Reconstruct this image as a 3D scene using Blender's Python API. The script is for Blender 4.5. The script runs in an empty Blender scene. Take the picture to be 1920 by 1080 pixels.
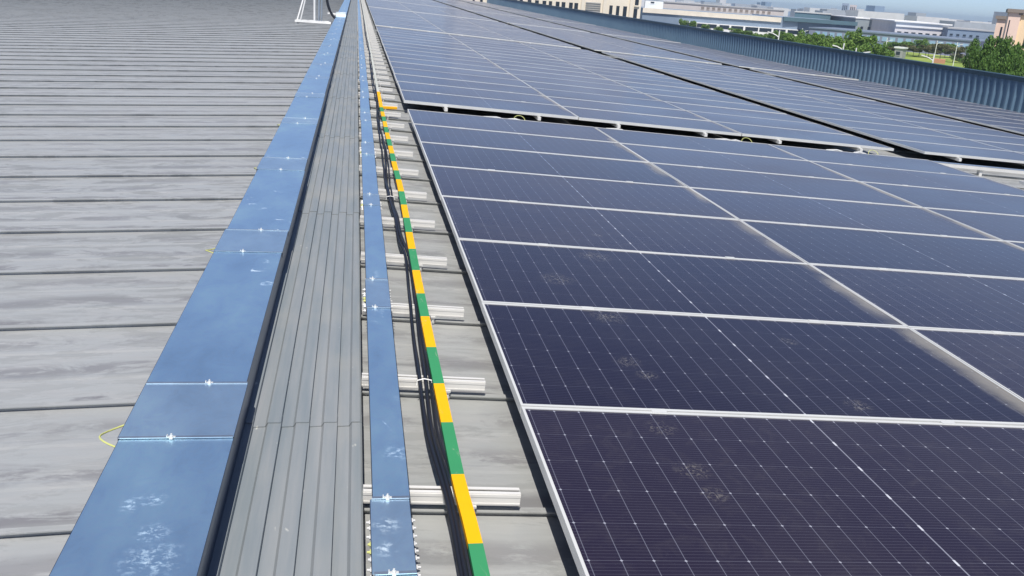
import bpy, bmesh, math, random
from mathutils import Vector, Matrix
R = math.radians
sc = bpy.context.scene
col = sc.collection
random.seed(7)

# ------------------------------------------------------------------ camera
F = 1729.09                                   # focal length in pixels of a 1920 wide frame
YAW, PITCH, ROLL = 0.18064, 0.31470, 0.07147
def _axes():
    f = Vector((math.sin(YAW)*math.cos(PITCH), math.cos(YAW)*math.cos(PITCH), -math.sin(PITCH)))
    r0 = Vector((math.cos(YAW), -math.sin(YAW), 0)); u0 = r0.cross(f)
    return math.cos(ROLL)*r0+math.sin(ROLL)*u0, -math.sin(ROLL)*r0+math.cos(ROLL)*u0, f
CR, CU, CF = _axes()
cam = bpy.data.cameras.new('camera'); camo = bpy.data.objects.new('camera', cam); col.objects.link(camo)
m = Matrix.Identity(4)
for i in range(3):
    m[i][0] = CR[i]; m[i][1] = CU[i]; m[i][2] = -CF[i]
camo.matrix_world = m
cam.sensor_width = 36; cam.lens = 36*F/1920; cam.clip_end = 20000; cam.clip_start = .05
sc.camera = camo

# ------------------------------------------------------------------ light
SUN_EL, SUN_AZ = R(63), math.atan2(-.08, -.30)       # high sun, a little behind and left of the camera
w = bpy.data.worlds.new('World'); sc.world = w; w.use_nodes = True
nt = w.node_tree; bg = nt.nodes['Background']
sky = nt.nodes.new('ShaderNodeTexSky'); sky.sky_type = 'NISHITA'; sky.sun_disc = False
sky.sun_elevation = SUN_EL; sky.sun_rotation = SUN_AZ; sky.dust_density = 0.55; sky.ozone_density = 2.0; sky.air_density = .42
nt.links.new(sky.outputs[0], bg.inputs[0]); bg.inputs[1].default_value = .12
sl = bpy.data.lights.new('sun', 'SUN'); sl.energy = 4.4; sl.angle = R(.53); sl.color = (1, .955, .89)
so = bpy.data.objects.new('sun', sl); col.objects.link(so)
sd = Vector((math.sin(SUN_AZ)*math.cos(SUN_EL), math.cos(SUN_AZ)*math.cos(SUN_EL), math.sin(SUN_EL)))
so.rotation_euler = sd.to_track_quat('Z', 'Y').to_euler(); so.location = (0, -5, 30)
sc.view_settings.view_transform = 'Standard'; sc.view_settings.look = 'None'
sc.view_settings.exposure = 0.36; sc.view_settings.gamma = 1

# ------------------------------------------------------------------ helpers
def project(p):
    d = p.dot(CF)
    if d <= .01: return None
    return 960+F*p.dot(CR)/d, 540-F*p.dot(CU)/d
def at(px, py, D):
    """world point seen at a photo position, D metres away on the ground plan"""
    d = CF+(px-960)/F*CR-(py-540)/F*CU
    return d*(D/math.hypot(d.x, d.y))
ONES = ['', 'first', 'second', 'third', 'fourth', 'fifth', 'sixth', 'seventh', 'eighth', 'ninth', 'tenth', 'eleventh',
        'twelfth', 'thirteenth', 'fourteenth', 'fifteenth', 'sixteenth', 'seventeenth', 'eighteenth', 'nineteenth']
TENS = {2: 'twent', 3: 'thirt', 4: 'fort', 5: 'fift', 6: 'sixt', 7: 'sevent', 8: 'eight', 9: 'ninet'}
def ordinal(n):
    if n < 20: return ONES[n]
    if n > 99: return 'one hundred and ' + ordinal(n-100) if n > 100 else 'hundredth'
    t, o = divmod(n, 10)
    return TENS[t]+'ieth' if o == 0 else TENS[t]+'y-'+ONES[o]
def tag(o, label=None, cat=None, group=None, kind=None):
    if label: o['label'] = label
    if cat: o['category'] = cat
    if group: o['group'] = group
    if kind: o['kind'] = kind
    return o
def empty(name, loc, rot=(0, 0, 0)):
    o = bpy.data.objects.new(name, None); o.empty_display_size = .2; col.objects.link(o)
    o.location = loc; o.rotation_euler = rot; return o
def copy_tree(o, parent=None):
    c = o.copy(); col.objects.link(c)
    if parent: c.parent = parent
    for ch in KIDS.get(o.name, []): copy_tree(ch, c)
    return c
KIDS = {}
class MB:
    def __init__(s): s.v = []; s.f = []; s.mi = []
    def add(s, vs, fs, mi=0):
        b = len(s.v); s.v += [tuple(v) for v in vs]; s.f += [tuple(b+i for i in f) for f in fs]; s.mi += [mi]*len(fs)
    def box(s, x0, x1, y0, y1, z0, z1, mi=0, top=None, sl=0):
        """box; sl shears z with x (things lying on the sloping roof)"""
        P = [(x0, y0, z0), (x1, y0, z0), (x1, y1, z0), (x0, y1, z0), (x0, y0, z1), (x1, y0, z1), (x1, y1, z1), (x0, y1, z1)]
        P = [(x, y, z+sl*x) for x, y, z in P]
        s.add(P, [(0, 3, 2, 1), (4, 5, 6, 7), (0, 1, 5, 4), (1, 2, 6, 5), (2, 3, 7, 6), (3, 0, 4, 7)], mi)
    def bar(s, a, b, w, h, mi=0):
        a = Vector(a); b = Vector(b); d = (b-a).normalized()
        up = Vector((0, 0, 1)) if abs(d.z) < .95 else Vector((0, 1, 0))
        sx = d.cross(up).normalized(); sy = sx.cross(d)
        P = [p+sx*i*w/2+sy*j*h/2 for p in (a, b) for i, j in ((-1, -1), (1, -1), (1, 1), (-1, 1))]
        s.add(P, [(3, 2, 1, 0), (4, 5, 6, 7), (0, 1, 5, 4), (1, 2, 6, 5), (2, 3, 7, 6), (3, 0, 4, 7)], mi)
    def tube(s, pts, r, n=8, mi=0, r2=None):
        pts = [Vector(p) for p in pts]; rings = []; b = len(s.v)
        for i, p in enumerate(pts):
            d = (pts[min(i+1, len(pts)-1)]-pts[max(i-1, 0)]).normalized()
            up = Vector((0, 0, 1)) if abs(d.z) < .9 else Vector((0, 1, 0))
            sx = d.cross(up).normalized(); sy = sx.cross(d)
            rr = r if r2 is None else r+(r2-r)*i/(len(pts)-1)
            for k in range(n):
                t = 2*math.pi*k/n; s.v.append(tuple(p+sx*math.cos(t)*rr+sy*math.sin(t)*rr))
        for i in range(len(pts)-1):
            for k in range(n):
                s.f.append((b+i*n+k, b+i*n+(k+1) % n, b+(i+1)*n+(k+1) % n, b+(i+1)*n+k)); s.mi.append(mi)
        s.f.append(tuple(b+k for k in range(n))[::-1]); s.mi.append(mi)
        s.f.append(tuple(b+(len(pts)-1)*n+k for k in range(n))); s.mi.append(mi)
    def profile_y(s, prof, y0, y1, mi=0, z0=0, z1=0):
        """open profile (x, z) swept from y0 to y1"""
        b = len(s.v); n = len(prof)
        s.v += [(x, y0, z+z0) for x, z in prof]+[(x, y1, z+z1) for x, z in prof]
        for i in range(n-1): s.f.append((b+i, b+i+1, b+n+i+1, b+n+i)); s.mi.append(mi)
    def mesh(s, name, mats):
        me = bpy.data.meshes.new(name); me.from_pydata(s.v, [], s.f); me.update()
        for k in (mats if isinstance(mats, (list, tuple)) else [mats]): me.materials.append(k)
        for p, i in zip(me.polygons, s.mi): p.material_index = i
        return me
    def build(s, name, mats, parent=None, bevel=0, smooth=False, loc=None):
        me = s.mesh(name, mats)
        if bevel or smooth:
            bm = bmesh.new(); bm.from_mesh(me)
            if bevel: bmesh.ops.bevel(bm, geom=bm.edges[:], offset=bevel, segments=2, affect='EDGES', clamp_overlap=True)
            for f in bm.faces: f.smooth = smooth
            bm.to_mesh(me); bm.free()
        return link(name, me, parent, loc)
def link(name, me, parent=None, loc=None):
    o = bpy.data.objects.new(name, me); col.objects.link(o)
    if loc: o.location = loc
    if parent: o.parent = parent; KIDS.setdefault(parent.name, []).append(o)
    return o

# ------------------------------------------------------------------ materials
class N:
    """tiny node builder"""
    def __init__(s, name):
        s.m = bpy.data.materials.new(name); s.m.use_nodes = True; s.t = s.m.node_tree
        s.b = s.t.nodes['Principled BSDF']; s.tc = s.t.nodes.new('ShaderNodeTexCoord')
    def n(s, k, **kw):
        x = s.t.nodes.new(k)
        for a, v in kw.items(): setattr(x, a, v)
        return x
    def l(s, a, b): s.t.links.new(a, b)
    def val(s, sock, v):
        if hasattr(v, 'links') or isinstance(v, bpy.types.NodeSocket): s.l(v, sock)
        else: sock.default_value = v
    def math(s, op, a, b=0., c=None, clamp=False):
        x = s.n('ShaderNodeMath', operation=op, use_clamp=clamp); s.val(x.inputs[0], a); s.val(x.inputs[1], b)
        if c is not None: s.val(x.inputs[2], c)
        return x.outputs[0]
    def mapv(s, scale, src=None, loc=(0, 0, 0)):
        x = s.n('ShaderNodeMapping'); x.inputs['Scale'].default_value = scale; x.inputs['Location'].default_value = loc
        s.l(src or s.tc.outputs['Object'], x.inputs[0]); return x.outputs[0]
    def noise(s, vec, sc_=1, det=4, rough=.55, dist=0):
        x = s.n('ShaderNodeTexNoise'); x.inputs['Scale'].default_value = sc_; x.inputs['Detail'].default_value = det
        x.inputs['Roughness'].default_value = rough; x.inputs['Distortion'].default_value = dist; s.l(vec, x.inputs[0]); return x.outputs[0]
    def ramp(s, fac, lo, hi, a=0., b=1.):
        x = s.n('ShaderNodeMapRange', clamp=True); s.l(fac, x.inputs[0]); x.inputs[1].default_value = lo; x.inputs[2].default_value = hi
        x.inputs[3].default_value = a; x.inputs[4].default_value = b; return x.outputs[0]
    def mix(s, fac, a, b, mode='MIX'):
        x = s.n('ShaderNodeMix', data_type='RGBA', blend_type=mode); s.val(x.inputs[0], fac)
        for i, v in ((6, a), (7, b)):
            if isinstance(v, tuple): x.inputs[i].default_value = (*v, 1)
            else: s.l(v, x.inputs[i])
        return x.outputs[2]
    def bump(s, h, st, dist=.01):
        x = s.n('ShaderNodeBump'); x.inputs['Strength'].default_value = st; x.inputs['Distance'].default_value = dist
        s.l(h, x.inputs['Height']); s.l(x.outputs[0], s.b.inputs['Normal'])
    def done(s, c=None, rough=None, metal=0., spec=.5):
        if c is not None:
            if isinstance(c, tuple): s.b.inputs['Base Color'].default_value = (*c, 1)
            else: s.l(c, s.b.inputs['Base Color'])
        if rough is not None: s.val(s.b.inputs['Roughness'], rough)
        s.val(s.b.inputs['Metallic'], metal); s.b.inputs['Specular IOR Level'].default_value = spec
        return s.m

def simple(name, c, rough=.6, metal=0., var=.12, scale=3., spec=.5):
    a = N(name); f = a.noise(a.mapv((scale,)*3), 1, 5)
    k = a.ramp(f, .3, .7, 1-var, 1+var)
    x = a.n('ShaderNodeVectorMath', operation='SCALE'); x.inputs[0].default_value = c; a.l(k, x.inputs['Scale'])
    return a.done(x.outputs[0], rough, metal, spec)

def roof_material(name, base, warm):
    a = N(name)
    big = a.noise(a.mapv((.35, .5, 1)), 1, 3)
    streak = a.noise(a.mapv((2.6, 8.5, 1)), 1, 8, .72, .5)
    s2 = a.noise(a.mapv((3.5, 12, 1), loc=(5, 3, 0)), 1, 7, .7, .5)
    fine = a.noise(a.mapv((8, 60, 1)), 1, 3)
    stain = a.math('MULTIPLY', a.ramp(streak, .51, .545), a.ramp(big, .38, .60, .35, 1))
    c = a.mix(a.ramp(s2, .45, .7, 0, .45), base, warm)
    sp_ = a.n('ShaderNodeSeparateXYZ'); a.l(a.tc.outputs['Object'], sp_.inputs[0])
    ph = a.math('FRACT', a.math('DIVIDE', a.math('SUBTRACT', a.math('ADD', sp_.outputs[1], a.math('MULTIPLY', a.noise(a.mapv((1.6, 1.2, 1)), 1, 4), .16)), 2.55+.08), .869))
    b1 = a.ramp(a.math('ABSOLUTE', a.math('SUBTRACT', ph, .10)), .09, .02); b2 = a.ramp(a.math('ABSOLUTE', a.math('SUBTRACT', ph, .42)), .12, .03); b3 = a.ramp(a.math('ABSOLUTE', a.math('SUBTRACT', ph, .78)), .10, .03)
    bands = a.math('ADD', a.math('ADD', b1, a.math('MULTIPLY', b2, .8)), a.math('MULTIPLY', b3, .6), clamp=True)
    patch = a.ramp(a.noise(a.mapv((2.2, 5.5, 1), loc=(9, 4, 0)), 1, 8, .76, .6), .46, .54)
    blot = a.math('MULTIPLY', a.math('MULTIPLY', bands, patch), .85)
    c = a.mix(blot, c, (base[0]*.50, base[1]*.47, base[2]*.50))
    c = a.mix(a.math('MULTIPLY', stain, .62), c, tuple(v*.58 for v in base))
    pale = a.math('MULTIPLY', a.ramp(s2, .58, .72), .45)
    c = a.mix(pale, c, tuple(min(1, v*1.35) for v in base))
    c = a.mix(a.ramp(fine, .35, .75, 0, .16), c, tuple(v*.6 for v in base))
    # every sheet between two seams has its own slight tone
    sep = a.n('ShaderNodeSeparateXYZ'); a.l(a.tc.outputs['Object'], sep.inputs[0])
    idx = a.math('FLOOR', a.math('DIVIDE', a.math('SUBTRACT', sep.outputs[1], 2.55), .869))
    wn = a.n('ShaderNodeTexWhiteNoise', noise_dimensions='1D'); a.l(idx, wn.inputs['W'])
    c = a.mix(a.math('MULTIPLY', wn.outputs[0], .10), c, tuple(v*.55 for v in base))
    a.bump(a.noise(a.mapv((3, 5, 1)), 1, 3), .25, .006)
    return a.done(c, a.ramp(streak, .3, .7, .42, .58), .25, .5)
M_roofL = roof_material('grey coated roof sheet', (.385, .40, .405), (.42, .405, .395))
M_roofR = roof_material('grey coated roof sheet right', (.385, .395, .385), (.41, .40, .385))

def cap_material():
    a = N('weathered ridge sheet')
    st = a.noise(a.mapv((22, 1.2, 1)), 1, 6, .6)
    s2 = a.noise(a.mapv((3, 2, 1)), 1, 5)
    c = a.mix(a.ramp(st, .35, .7), (.205, .235, .255), (.275, .290, .300))
    c = a.mix(a.ramp(s2, .5, .7, 0, .4), c, (.30, .30, .285))
    sp = a.noise(a.mapv((30, 14, 1)), 1, 2)
    c = a.mix(a.ramp(sp, .74, .78, 0, .6), c, (.6, .6, .55))
    return a.done(c, a.ramp(s2, .3, .7, .42, .6), .15, .4)
M_cap = cap_material()

def galv(name, tint=(.53, .77, .98), chalk=True):
    a = N(name)
    n1 = a.noise(a.mapv((3, 1.3, 3)), 1, 6, .6)
    sp = a.noise(a.mapv((55, 55, 55)), 1, 2)
    c = a.mix(a.ramp(n1, .35, .68), tint, tuple(v*1.18 for v in tint))
    c = a.mix(a.ramp(sp, .4, .65, 0, .12), c, (.75, .78, .8))
    c = a.mix(a.ramp(a.noise(a.mapv((9, 5, 9)), 1, 6, .7, .6), .45, .75, 0, .5), c, tuple(v*.78 for v in tint))
    rough = a.ramp(n1, .35, .7, .30, .40)
    metal = .90
    if chalk:
        geo = a.n('ShaderNodeNewGeometry'); pts_ = None
        for (px, py, rr_, zz) in ((250, 945, .045, -1.4), (292, 936, .035, -1.4), (285, 1000, .05, -1.4), (285, 1050, .085, -1.4), (725, 985, .045, -1.43), (745, 850, .05, -1.43), (720, 1030, .04, -1.43), (735, 560, .03, -1.43)):
            d = CF+(px-960)/F*CR-(py-540)/F*CU; v = a.n('ShaderNodeVectorMath', operation='DISTANCE'); a.l(geo.outputs['Position'], v.inputs[0]); v.inputs[1].default_value = d*(zz/d.z)
            g_ = a.ramp(v.outputs['Value'], rr_*1.1, rr_*.1); pts_ = g_ if pts_ is None else a.math('MAXIMUM', pts_, g_)
        r = a.noise(a.mapv((7, 7, 7), loc=(3.3, 1.2, 0)), 1, 8, .75, 1.6)
        gate = a.noise(a.mapv((2.2, 1.1, 1), loc=(1.7, 7.1, 0)), 1, 2)
        k = a.math('MULTIPLY', a.ramp(r, .60, .66), a.ramp(gate, .55, .62))
        r2 = a.noise(a.mapv((34, 46, 30), loc=(1.3, 4.2, 0)), 1, 8, .8, .25)
        k = a.math('MAXIMUM', k, a.math('MULTIPLY', a.ramp(r2, .50, .60), a.math('MULTIPLY', pts_, .6)))
        c = a.mix(a.math('MULTIPLY', k, .5), c, (.8, .8, .78))
        metal = a.math('SUBTRACT', .90, a.math('MULTIPLY', k, .8))
    a.bump(a.noise(a.mapv((2.5, 1.0, 1)), 1, 2), .35, .004)
    a.b.inputs['Sheen Weight'].default_value = .45; a.b.inputs['Sheen Roughness'].default_value = .3; a.b.inputs['Sheen Tint'].default_value = (.95, .97, 1, 1)
    return a.done(c, rough, metal, .5)
M_galv = galv('galvanised tray cover')
M_side_shade = simple('zinc tray side with painted shade', (.085, .115, .19), .30, 1., .1)  # zinc made navy dark: the tray wall's shade is put into its colour
M_galv3 = galv('galvanised coupling lid', (.60, .79, .93))
M_galv2 = galv('galvanised tray strip', (.52, .57, .62), False)
M_alu = simple('mill aluminium', (.72, .71, .68), .42, .2, .05, 8)
M_frame = simple('anodised panel frame', (.64, .645, .63), .42, .2, .05, 3)
M_zinc = simple('bright zinc hardware', (.66, .66, .65), .45, .3, .05)
M_black = simple('black cable sheath', (.012, .014, .022), .45)
def paint(name, c):
    a = N(name); f = a.noise(a.mapv((26, 9, 26)), 1, 6, .7, .8); g = a.noise(a.mapv((3, 3, 3)), 1, 4)
    x = a.mix(a.ramp(g, .35, .7, 0, .22), c, tuple(v*.62 for v in c)); x = a.mix(a.ramp(f, .60, .72, 0, .55), x, (.42, .41, .36))
    return a.done(x, .6, 0, .2)
M_yel = paint('yellow paint', (.82, .41, .004))
M_grn = paint('green paint', (.040, .25, .105))
M_ygw = simple('yellow green earth wire', (.50, .52, .18), .5)
M_white = simple('white plastic', (.8, .8, .78), .5)
M_under = simple('panel backsheet', (.035, .036, .04), .6)

def glass():
    a = N('solar cells under glass')
    uv = a.n('ShaderNodeUVMap').outputs[0]
    sep = a.n('ShaderNodeSeparateXYZ'); a.l(uv, sep.inputs[0]); U, V = sep.outputs[0], sep.outputs[1]
    PU, PV = .0932, .1845
    def line(x, p, half, off=0.):
        t = a.math('FRACT', a.math('ADD', a.math('DIVIDE', a.math('SUBTRACT', x, off), p), .5))
        return a.math('LESS_THAN', a.math('ABSOLUTE', a.math('SUBTRACT', t, .5)), half/p), t
    # U is measured from the middle of the panel, V from its lower edge
    g1, _ = line(U, PU, .0013)
    g2, _ = line(V, PV, .0011, .0135)
    bus, _ = line(V, PV/12, .0008, .0135)
    # corner diamonds
    tu = a.math('ABSOLUTE', a.math('SUBTRACT', a.math('FRACT', a.math('ADD', a.math('DIVIDE', U, PU), .5)), .5))
    tv = a.math('ABSOLUTE', a.math('SUBTRACT', a.math('FRACT', a.math('ADD', a.math('DIVIDE', a.math('SUBTRACT', V, .0135), PV), .5)), .5))
    dia = a.math('LESS_THAN', a.math('ADD', a.math('MULTIPLY', tu, PU), a.math('MULTIPLY', tv, PV)), .0052)
    aU = a.math('ABSOLUTE', U)
    mid = a.math('LESS_THAN', aU, .0028)
    midw = a.math('MULTIPLY', a.math('LESS_THAN', aU, .0042), a.math('LESS_THAN', a.math('MULTIPLY', tv, PV), .015))
    edge = a.math('GREATER_THAN', aU, 1.121)
    nz = a.noise(a.mapv((1.3, 1.3, 1), uv), 1, 4)
    oi = a.n('ShaderNodeObjectInfo'); geo = a.n('ShaderNodeNewGeometry')
    rnd = a.math('FRACT', a.math('ADD', oi.outputs['Random'], geo.outputs['Random Per Island']))
    c = a.mix(rnd, (.009, .007, .022), (.018, .013, .030))
    c = a.mix(a.math('MULTIPLY', bus, .20), c, (.20, .20, .26))
    c = a.mix(a.math('MULTIPLY', g2, .12), c, (.30, .32, .40))
    c = a.mix(a.math('MULTIPLY', g1, .25), c, (.36, .38, .48))
    c = a.mix(a.math('MULTIPLY', dia, .45), c, (.55, .57, .66))
    c = a.mix(a.math('MULTIPLY', mid, .30), c, (.50, .52, .62))
    c = a.mix(a.math('MULTIPLY', midw, .7), c, (.62, .64, .7))
    # thin dust film, thicker along the low end of the panel, dried splashes
    geoP = geo.outputs['Position']
    d1 = a.noise(a.mapv((.8, .8, .8), geoP), 1, 5, .6)
    d2 = a.noise(a.mapv((9, 9, 9), geoP), 1, 6, .7, 1.0)
    film = a.math('MULTIPLY', a.math('ADD', a.ramp(d1, .3, .7, .005, .028), a.ramp(d2, .5, .75, 0, .025)), a.math('ADD', .55, rnd))
    low = a.math('MULTIPLY', a.ramp(a.math('ADD', U, a.math('MULTIPLY', a.noise(a.mapv((5, 2.5, 1), geoP), 1, 4), .12)), 1.115, 1.18), a.ramp(a.noise(a.mapv((.5, .9, 1), geoP), 1, 2), .46, .58, 0, .55))
    tanm = None
    for (px, py) in ((1430, 430), (1480, 465), (1590, 545), (1640, 570), (1740, 640), (1790, 675), (1850, 720), (1900, 750), (1240, 320), (1180, 275)):
        d = CF+(px-960)/F*CR-(py-540)/F*CU; pt = d*((-1.4554+.618*.0489)/(d.z+.0489*d.x))
        v = a.n('ShaderNodeVectorMath', operation='DISTANCE'); a.l(geoP, v.inputs[0]); v.inputs[1].default_value = pt
        g_ = a.ramp(v.outputs['Value'], .34, .10); tanm = g_ if tanm is None else a.math('MAXIMUM', tanm, g_)
    tn = a.math('MULTIPLY', a.math('MULTIPLY', a.ramp(a.math('ADD', U, a.math('MULTIPLY', a.noise(a.mapv((6, 5, 1), geoP), 1, 6, .7), .13)), 1.075, 1.165), tanm), .42)
    low = a.math('MAXIMUM', low, tn)
    gate = None
    for (px, py, rr_) in ((1115, 480, .10), (1045, 522, .10), (1140, 592, .10), (1178, 678, .065), (1212, 702, .05), (1298, 880, .06), (1340, 925, .045), (1240, 800, .06), (1610, 760, .06), (1120, 440, .04), (1480, 640, .05)):
        d = CF+(px-960)/F*CR-(py-540)/F*CU; t_ = (-1.4554+.618*.0489)/(d.z+.0489*d.x); pt = d*t_
        v = a.n('ShaderNodeVectorMath', operation='DISTANCE'); a.l(geoP, v.inputs[0]); v.inputs[1].default_value = pt
        g_ = a.ramp(v.outputs['Value'], rr_*1.2, rr_*.25)
        gate = g_ if gate is None else a.math('MAXIMUM', gate, g_)
    spl = a.math('MULTIPLY', a.math('MULTIPLY', a.ramp(a.noise(a.mapv((38, 30, 34), geoP), 1, 5, .75, 2.2), .50, .60), gate), .28)
    dust = a.math('ADD', a.math('ADD', film, low), spl, clamp=True)
    c = a.mix(dust, c, (.40, .375, .315))
    rough = a.math('ADD', a.ramp(d1, .3, .7, .16, .24), a.math('MULTIPLY', dust, .35))
    a.bump(a.noise(a.mapv((1.1, 2.2, 1), geoP), 1, 2), .12, .004)
    a.b.inputs['IOR'].default_value = 1.5
    a.b.inputs['Sheen Weight'].default_value = .80; a.b.inputs['Sheen Roughness'].default_value = .22; a.b.inputs['Sheen Tint'].default_value = (1, .82, .76, 1)
    return a.done(c, rough, 0, .26)
M_glass = glass()

# ------------------------------------------------------------------ roof we stand on
RZ, RS = -1.595, -.0489                      # right hand slope  z = RZ + RS x
LZ, LS = -1.587, .044                        # left hand slope   z = LZ + LS x
YN, YF = -6., 215.
SEAM0, SP = 2.562, .8692
GZ = -14.
HAZE = .00020
AX = (RZ-LZ)/(LS-RS)
wh = empty('warehouse', (0, 0, GZ))
tag(wh, 'long warehouse whose grey standing seam roof fills the photo below the panels', 'warehouse')
WO = Vector((0, 0, -GZ))                     # children are written in world numbers
def wpart(mb, name, mat, **k):
    o = mb.build(name, mat, wh, **k); o.location = -wh.location; return o
def roof_side(xa, xb, z0, s, off, mat, minor):
    mb = MB()
    k0 = int((YN-SEAM0)/SP)-1; ys = []
    n = int((YF-YN)/SP)+2
    for i in range(n):
        y = SEAM0+off+(k0+i)*SP
        # pan with two low stiffening ribs
        prof = [(y+.006, 0)]
        for q in minor:
            prof += [(y+q-.030, 0), (y+q-.012, .0022), (y+q+.012, .0022), (y+q+.030, 0)]
        prof += [(y+SP-.006, 0)]
        # seam: thin web with a folded, overhanging bead
        prof += [(y+SP-.006, .017), (y+SP-.020, .017), (y+SP-.020, .0215), (y+SP+.008, .0225), (y+SP+.008, .016), (y+SP+.006, .016), (y+SP+.006, 0)]
        b = len(mb.v)
        for x in (xa, xb):
            for (yy, zz) in prof: mb.v.append((x, yy, z0+s*x+zz))
        m_ = len(prof)
        for j in range(m_-1):
            f = (b+j, b+j+1, b+m_+j+1, b+m_+j)
            mb.f.append(f if xa > xb else f[::-1]); mb.mi.append(0)
    return wpart(mb, 'roof', mat)
rl = roof_side(-48, AX, LZ, LS, -.027, M_roofL, (.29, .58)); rl['label'] = 'bare grey roof slope left of the ridge'
rr = roof_side(AX, 18.25, RZ, RS, 0., M_roofR, (.29, .58)); rr['label'] = 'roof slope right of the ridge carrying the solar panels'
mb = MB()
for (x0, x1) in ((-48, AX), (AX, 18.25)):
    zz = lambda x: (LZ+LS*x if x <= AX else RZ+RS*x)-.03
    for y in (YN-.6, YF+.2):
        mb.add([(x0, y, GZ), (x1, y, GZ), (x1, y, zz(x1)), (x0, y, zz(x0))], [(0, 1, 2, 3)])
mb.add([(-48, YN-.6, GZ), (-48, YF+.2, GZ), (-48, YF+.2, LZ-48*LS-.03), (-48, YN-.6, LZ-48*LS-.03)], [(0, 1, 2, 3)])
mb.add([(18.25, YN-.6, GZ), (18.25, YF+.2, GZ), (18.25, YF+.2, RZ+18.25*RS-.03), (18.25, YN-.6, RZ+18.25*RS-.03)], [(3, 2, 1, 0)])
wpart(mb, 'wall', simple('warehouse wall sheet', (.25, .33, .42), .5))
# ridge cap: long ribbed sheets, each lying on the nearer one
mb = MB()
CZ = -1.53
y = 3.05-3.15*3
i = 0
while y < YF:
    prof = [(-.66, CZ-.06), (-.645, CZ-.004)]
    for k in range(-3, 4):
        d = -.34+.098*k
        prof += [(d, CZ), (d+.001, CZ-.017), (d+.043, CZ-.015), (d+.052, CZ)]
    prof += [(.036, CZ), (.042, CZ-.004), (.043, CZ-.058)]
    jit = random.uniform(-.0012, .0012)
    prof = [(x+jit, z) for x, z in prof]
    b = len(mb.v)
    mb.profile_y(prof, y, y+3.22, 0, .0045, 0)
    # cut edge of the sheet
    mb.profile_y([(x, z+.0045) for x, z in prof][1:-1], y, y)
    n = len(prof)
    vs = [(x, y, z+.0045) for x, z in prof]+[(x, y, z+.0010) for x, z in prof]
    mb.add(vs, [(j, n+j, n+j+1, j+1) for j in range(n-1)])
    y += 3.15; i += 1
wpart(mb, 'ridge_cap', M_cap)

# parapet along the low side of the roof
PX_ = 18.3
def parapet():
    t = empty('parapet_wall', (PX_, 100, RZ+RS*PX_))
    tag(t, 'dark blue corrugated metal parapet along the low edge of the panel roof', 'parapet')
    blue = N('blue corrugated cladding')
    c = blue.mix(blue.ramp(blue.noise(blue.mapv((1, .3, 2)), 1, 4), .3, .7), (.11, .185, .265), (.135, .215, .295))
    blue = blue.done(c, .42, .1, .5)
    mb = MB(); y = YN; z0, z1 = RZ+RS*PX_-.35, -1.475
    prof = []
    while y < YF:
        prof += [(y, 0), (y+.045, -.045), (y+.115, -.045), (y+.16, 0)]
        y += .30
    for (ya, xa), (yb, xb) in zip(prof, prof[1:]):
        mb.add([(PX_+xa, ya, z0), (PX_+xa, ya, z1), (PX_+xb, yb, z1), (PX_+xb, yb, z0)], [(0, 1, 2, 3)])
    o = mb.build('cladding', blue, t); o.location = -t.location
    mb = MB(); mb.box(PX_+.15, PX_+.20, YN, YF, GZ, z1)
    o = mb.build('outer_cladding', blue, t); o.location = -t.location
    mb = MB()
    dk = simple('dark coping', (.030, .060, .085), .45, .2)
    y = YN
    while y < YF:
        mb.box(PX_-.055, PX_+.26, y, y+3.99, z1+.001, z1+.055); mb.box(PX_-.055, PX_-.048, y, y+3.99, z1-.06, z1+.001); y += 4
    o = mb.build('coping', dk, t); o.location = -t.location
parapet()

# ------------------------------------------------------------------ solar panels
PW, PL, PT = 2.288, 1.146, .035             # across (x), along (y), thickness
PXP, PYP = 2.298, 1.154
PTOP = -1.4554                               # top of panel at x = .618
SL = math.atan(.0489)
def panel_frame_mb(mb=None, ox=0, oy=0, oz=0, sx=1):
    mb = mb or MB(); h = .010; q = .0155
    X, Y = PW, PL
    P = lambda x, y, z: (ox+x*math.cos(SL)*sx+0, oy+y, oz+z-x*math.sin(SL)*sx) if (ox or oy or oz) else (x, y, z)
    def bx(x0, x1, y0, y1, z0, z1):
        v = [P(*q) for q in ((x0, y0, z0), (x1, y0, z0), (x1, y1, z0), (x0, y1, z0), (x0, y0, z1), (x1, y0, z1), (x1, y1, z1), (x0, y1, z1))]
        mb.add(v, [(0, 3, 2, 1), (4, 5, 6, 7), (0, 1, 5, 4), (1, 2, 6, 5), (2, 3, 7, 6), (3, 0, 4, 7)])
    bx(0, X, 0, q, -PT, 0); bx(0, X, Y-q, Y, -PT, 0); bx(0, h, q, Y-q, -PT, 0); bx(X-h, X, q, Y-q, -PT, 0)
    return mb
def glass_mesh(name, items):
    """items: (x, y, z, tilted?) ; UV in metres, u from the panel middle"""
    vs, fs, uvs, mi = [], [], [], []
    for (ox, oy, oz, tilt) in items:
        e = .0095; pts = [(e, e), (PW-e, e), (PW-e, PL-e), (e, PL-e)]
        for zz, m_ in ((-.003, 0), (-.008, 1)):
            b = len(vs)
            for x, y in pts:
                vs.append((ox+x*math.cos(SL), oy+y, oz+zz-x*math.sin(SL)) if tilt else (x, y, zz))
            fs.append((b, b+1, b+2, b+3) if m_ == 0 else (b+3, b+2, b+1, b))
            q = [(x-PW/2, y) for x, y in pts]
            uvs += q if m_ == 0 else q[::-1]; mi.append(m_)
    me = bpy.data.meshes.new(name); me.from_pydata(vs, [], fs); me.update()
    l = me.uv_layers.new(name='UVMap')
    for i, u in enumerate(uvs): l.data[i].uv = u
    me.materials.append(M_glass); me.materials.append(M_under)
    for p, i in zip(me.polygons, mi): p.material_index = i
    return me
FR_ME = panel_frame_mb().mesh('frame', M_frame)
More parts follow.
